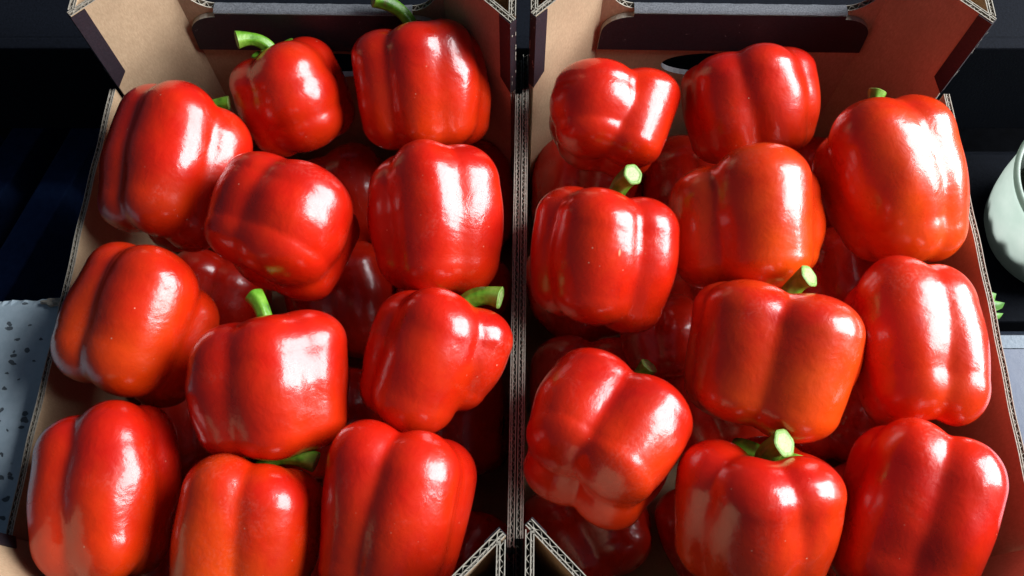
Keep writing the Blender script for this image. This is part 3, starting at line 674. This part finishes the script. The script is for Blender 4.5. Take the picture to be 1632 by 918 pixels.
    dict(loc=(0.0635, 0.1892, 0.0073), M=((-0.0855, 0.9958, 0.034), (-0.1241, -0.0445, 0.9913), (0.9886, 0.0806, 0.1274)), sx=0.0527, sz=0.0446, lobes=[(-57.583766295845635, 1), (35, 1), (120, 1), (-140, 1)], seed=2539, orange=0.15, label='dark lower layer pepper in right box, third row, beside the divider', group='lower layer of peppers'),
    dict(loc=(0.1611, 0.1919, 0.0024), M=((-0.2077, 0.9339, -0.2912), (-0.3135, 0.2185, 0.9241), (0.9266, 0.2832, 0.2474)), sx=0.0492, sz=0.0426, lobes=[(-50.504812287368416, 1), (35, 1), (120, 1), (-140, 1)], seed=2554, orange=0.15, label='dark lower layer pepper in right box, third row, in the middle', group='lower layer of peppers'),
    dict(loc=(0.2565, 0.1846, 0.0035), M=((-0.3128, 0.9047, 0.2891), (-0.1316, -0.3427, 0.9302), (0.9406, 0.253, 0.2263)), sx=0.0475, sz=0.0428, lobes=[(-59.881109730632915, 1), (35, 1), (120, 1), (-140, 1)], seed=2569, orange=0.15, label='dark lower layer pepper in right box, third row, beside its right wall', group='lower layer of peppers'),
    dict(loc=(0.0585, 0.2818, 0.0074), M=((-0.0584, 0.8719, -0.4862), (-0.4219, 0.4198, 0.8036), (0.9048, 0.2521, 0.3433)), sx=0.0461, sz=0.0442, lobes=[(-50.630804140254384, 1), (35, 1), (120, 1), (-140, 1)], seed=2561, orange=0.15, label='dark lower layer pepper in right box, second row, beside the divider', group='lower layer of peppers'),
    dict(loc=(0.157, 0.2846, 0.0052), M=((-0.2751, 0.9495, -0.1506), (-0.0646, 0.138, 0.9883), (0.9592, 0.2816, 0.0234)), sx=0.0467, sz=0.0427, lobes=[(-58.63725508016968, 1), (35, 1), (120, 1), (-140, 1)], seed=2576, orange=0.15, label='dark lower layer pepper in right box, second row, in the middle', group='lower layer of peppers'),
    dict(loc=(0.2583, 0.2823, 0.0073), M=((-0.3469, 0.9361, -0.0576), (-0.2511, -0.0335, 0.9674), (0.9037, 0.3501, 0.2467)), sx=0.0492, sz=0.0436, lobes=[(-47.56581465097023, 1), (35, 1), (120, 1), (-140, 1)], seed=2591, orange=0.15, label='dark lower layer pepper in right box, second row, beside its right wall', group='lower layer of peppers'),
    dict(loc=(0.0649, 0.3736, 0.0052), M=((-0.0962, 0.9712, 0.2179), (-0.5298, -0.2353, 0.8148), (0.8427, -0.0371, 0.5371)), sx=0.0511, sz=0.0402, lobes=[(-64.69299337662028, 1), (35, 1), (120, 1), (-140, 1)], seed=2583, orange=0.15, label='dark lower layer pepper in right box, back row, beside the divider', group='lower layer of peppers'),
    dict(loc=(0.1604, 0.3805, 0.0021), M=((-0.2068, 0.9715, -0.1158), (-0.4699, 0.0052, 0.8827), (0.8582, 0.2369, 0.4554)), sx=0.0504, sz=0.0445, lobes=[(-39.44953777886726, 1), (35, 1), (120, 1), (-140, 1)], seed=2598, orange=0.15, label='dark lower layer pepper in right box, back row, in the middle', group='lower layer of peppers'),
    dict(loc=(0.2627, 0.3759, 0.0044), M=((-0.2597, 0.8246, -0.5026), (-0.5618, 0.2943, 0.7731), (0.7854, 0.4832, 0.3868)), sx=0.0411, sz=0.046, lobes=[(-60.993866665221674, 1), (35, 1), (120, 1), (-140, 1)], seed=2613, orange=0.15, label='dark lower layer pepper in right box, back row, beside its right wall', group='lower layer of peppers'),
    dict(loc=(0.1121, 0.2219, 0.056), M=((-0.1932, 0.9725, -0.1305), (-0.1658, 0.0987, 0.9812), (0.9671, 0.2112, 0.1422)), sx=0.0344, sz=0.0294, lobes=[(-50, 1), (35, 1), (120, 1), (-140, 1)], seed=789, orange=0.15, label='dark lower pepper glimpsed between the leaning and the widest pepper, right box', group='lower layer of peppers'),
]
NPHI, NTH = 112, 72
FACES = pepper_faces(NPHI, NTH)

def tube(m, pts, rad, n=18, ribs=6, amp=.09, ph=0):
    rings = []; prev = None
    for k, p in enumerate(pts):
        d = (pts[min(k + 1, len(pts) - 1)] - pts[max(k - 1, 0)]).normalized()
        if prev is None: x = d.orthogonal().normalized()
        else: x = (prev - d * prev.dot(d)).normalized()
        prev = x; y = d.cross(x)
        rings.append([m.vert(p + (x * math.cos(a) + y * math.sin(a)) * rad[k] * (1 + amp * (1 - .7 * k / len(pts)) * math.cos(ribs * a + ph + k * .05))) for a in [2 * math.pi * j / n for j in range(n)]])
    for k in range(len(pts) - 1):
        for j in range(n): m.face((rings[k][j], rings[k][(j + 1) % n], rings[k + 1][(j + 1) % n], rings[k + 1][j]))
    return rings, x, y, d

def add_stem(root, base, tip, seed, rs=1.0, cal=1.0):
    rnd = random.Random(seed)
    B = Vector(base); T = Vector(tip); L = (T - B).length
    C = B + Vector((0, 0, L * .62))
    n = 16; pts = []; rad = []
    for i in range(n + 1):
        u = i / n
        pts.append(B * (1 - u) ** 2 + C * 2 * u * (1 - u) + T * u * u)
        rad.append(rs * (.0047 + .0034 * max(0, 1 - u / .22) ** 2 + .0014 * max(0, (u - .72) / .28) ** 1.5 + .0002 * math.sin(u * 9 + seed)))
    m = MB(); rings, x, y, d = tube(m, pts, rad, 24, rnd.choice((5, 6)), .12, rnd.uniform(0, 6))
    st = m.build('stem', M['stem'], root, smooth=True)
    # cut end: pale rind ring and core, slightly domed and tilted
    c = MB(); end = rings[-1]; ctr = sum((Vector(m.v[i]) for i in end), Vector()) / len(end)
    tlt = x * rnd.uniform(-.18, .18) + y * rnd.uniform(-.18, .18)
    prev = None; ids = []
    for f, h in ((1.0, 0), (.93, .0005), (.78, .0007), (.70, .0003), (.55, .0003), (.3, .0005), (.03, .0005)):
        ids.append([c.vert(ctr + (Vector(m.v[i]) - ctr) * f + d * h) for i in end])
    for a in range(len(ids) - 1):
        for j in range(24): c.face((ids[a][j], ids[a][(j + 1) % 24], ids[a + 1][(j + 1) % 24], ids[a + 1][j]), 0 if a < 3 else 1)
    c.build('cut_face', [M['cut'], M['core']], st, smooth=True)
    # calyx: thin green star draped in the stem pit
    k = MB(); nn = 60; ids = []; ph = rnd.uniform(0, 6); pk = 6
    for j, f in enumerate((.0, .25, .5, .75, 1.0)):
        ring = []
        for i in range(nn):
            a = 2 * math.pi * i / nn
            r_ = (.004 + (.0090 + .0035 * math.cos(pk * a + ph) + .0012 * math.sin(3 * a + ph)) * f) * rs * cal
            z = .0042 - .0028 * math.sin(f * 1.7) + .0052 * cal * f * f + .0015 * cal * f * f * math.sin(5 * a + ph * 2)
            ring.append(k.vert((B.x + r_ * math.cos(a), B.y + r_ * math.sin(a), B.z + z)))
        ids.append(ring)
    for j in range(4):
        for i in range(nn): k.face((ids[j][i], ids[j][(i + 1) % nn], ids[j + 1][(i + 1) % nn], ids[j + 1][i]))
    cx = k.build('calyx', M['stem'], root, smooth=True)
    s = cx.modifiers.new('thickness', 'SOLIDIFY'); s.thickness = .0012; s.offset = 1

def bell_pepper(sp):
    root = empty('bell_pepper')
    m4 = Matrix(sp['M']).to_4x4(); m4.translation = Vector(sp['loc'])
    root.matrix_world = m4
    V = pepper_shape(sp, NPHI, NTH) * np.array([sp['sx'], sp['sx'], sp['sz']])
    me = bpy.data.meshes.new('fruit'); me.from_pydata(V.tolist(), [], FACES)
    me.materials.append(M['skin']); me.polygons.foreach_set('use_smooth', [True] * len(me.polygons)); me.update()
    o = bpy.data.objects.new('fruit', me); COL.objects.link(o); o.parent = root
    o.color = (sp['orange'], 0, 0, 1)
    tag(root, sp['label'], 'bell pepper', sp['group'])
    if 'tip' in sp: add_stem(root, V[0] - np.array((0, 0, .001)), sp['tip'], sp['seed'], sp.get('rs', 1.0), sp.get('cal', 1.0))
    if sp.get('scar'):
        b = Vector(V[-1]); k = MB(); nn = 14; ids = []
        for f in (.05, .6, 1.0):
            ids.append([k.vert((b.x + .0030 * f * math.cos(6.283 * i / nn) * (1 + .25 * math.sin(i * 2.1)), b.y + .0030 * f * math.sin(6.283 * i / nn), b.z - .0012 * (1 - f * f) - .0003)) for i in range(nn)])
        for j in range(2):
            for i in range(nn): k.face((ids[j][i], ids[j][(i + 1) % nn], ids[j + 1][(i + 1) % nn], ids[j + 1][i]))
        k.build('blossom_scar', M['scar'], root, smooth=True)
    return root

for sp in PEPPERS:
    bell_pepper(sp)
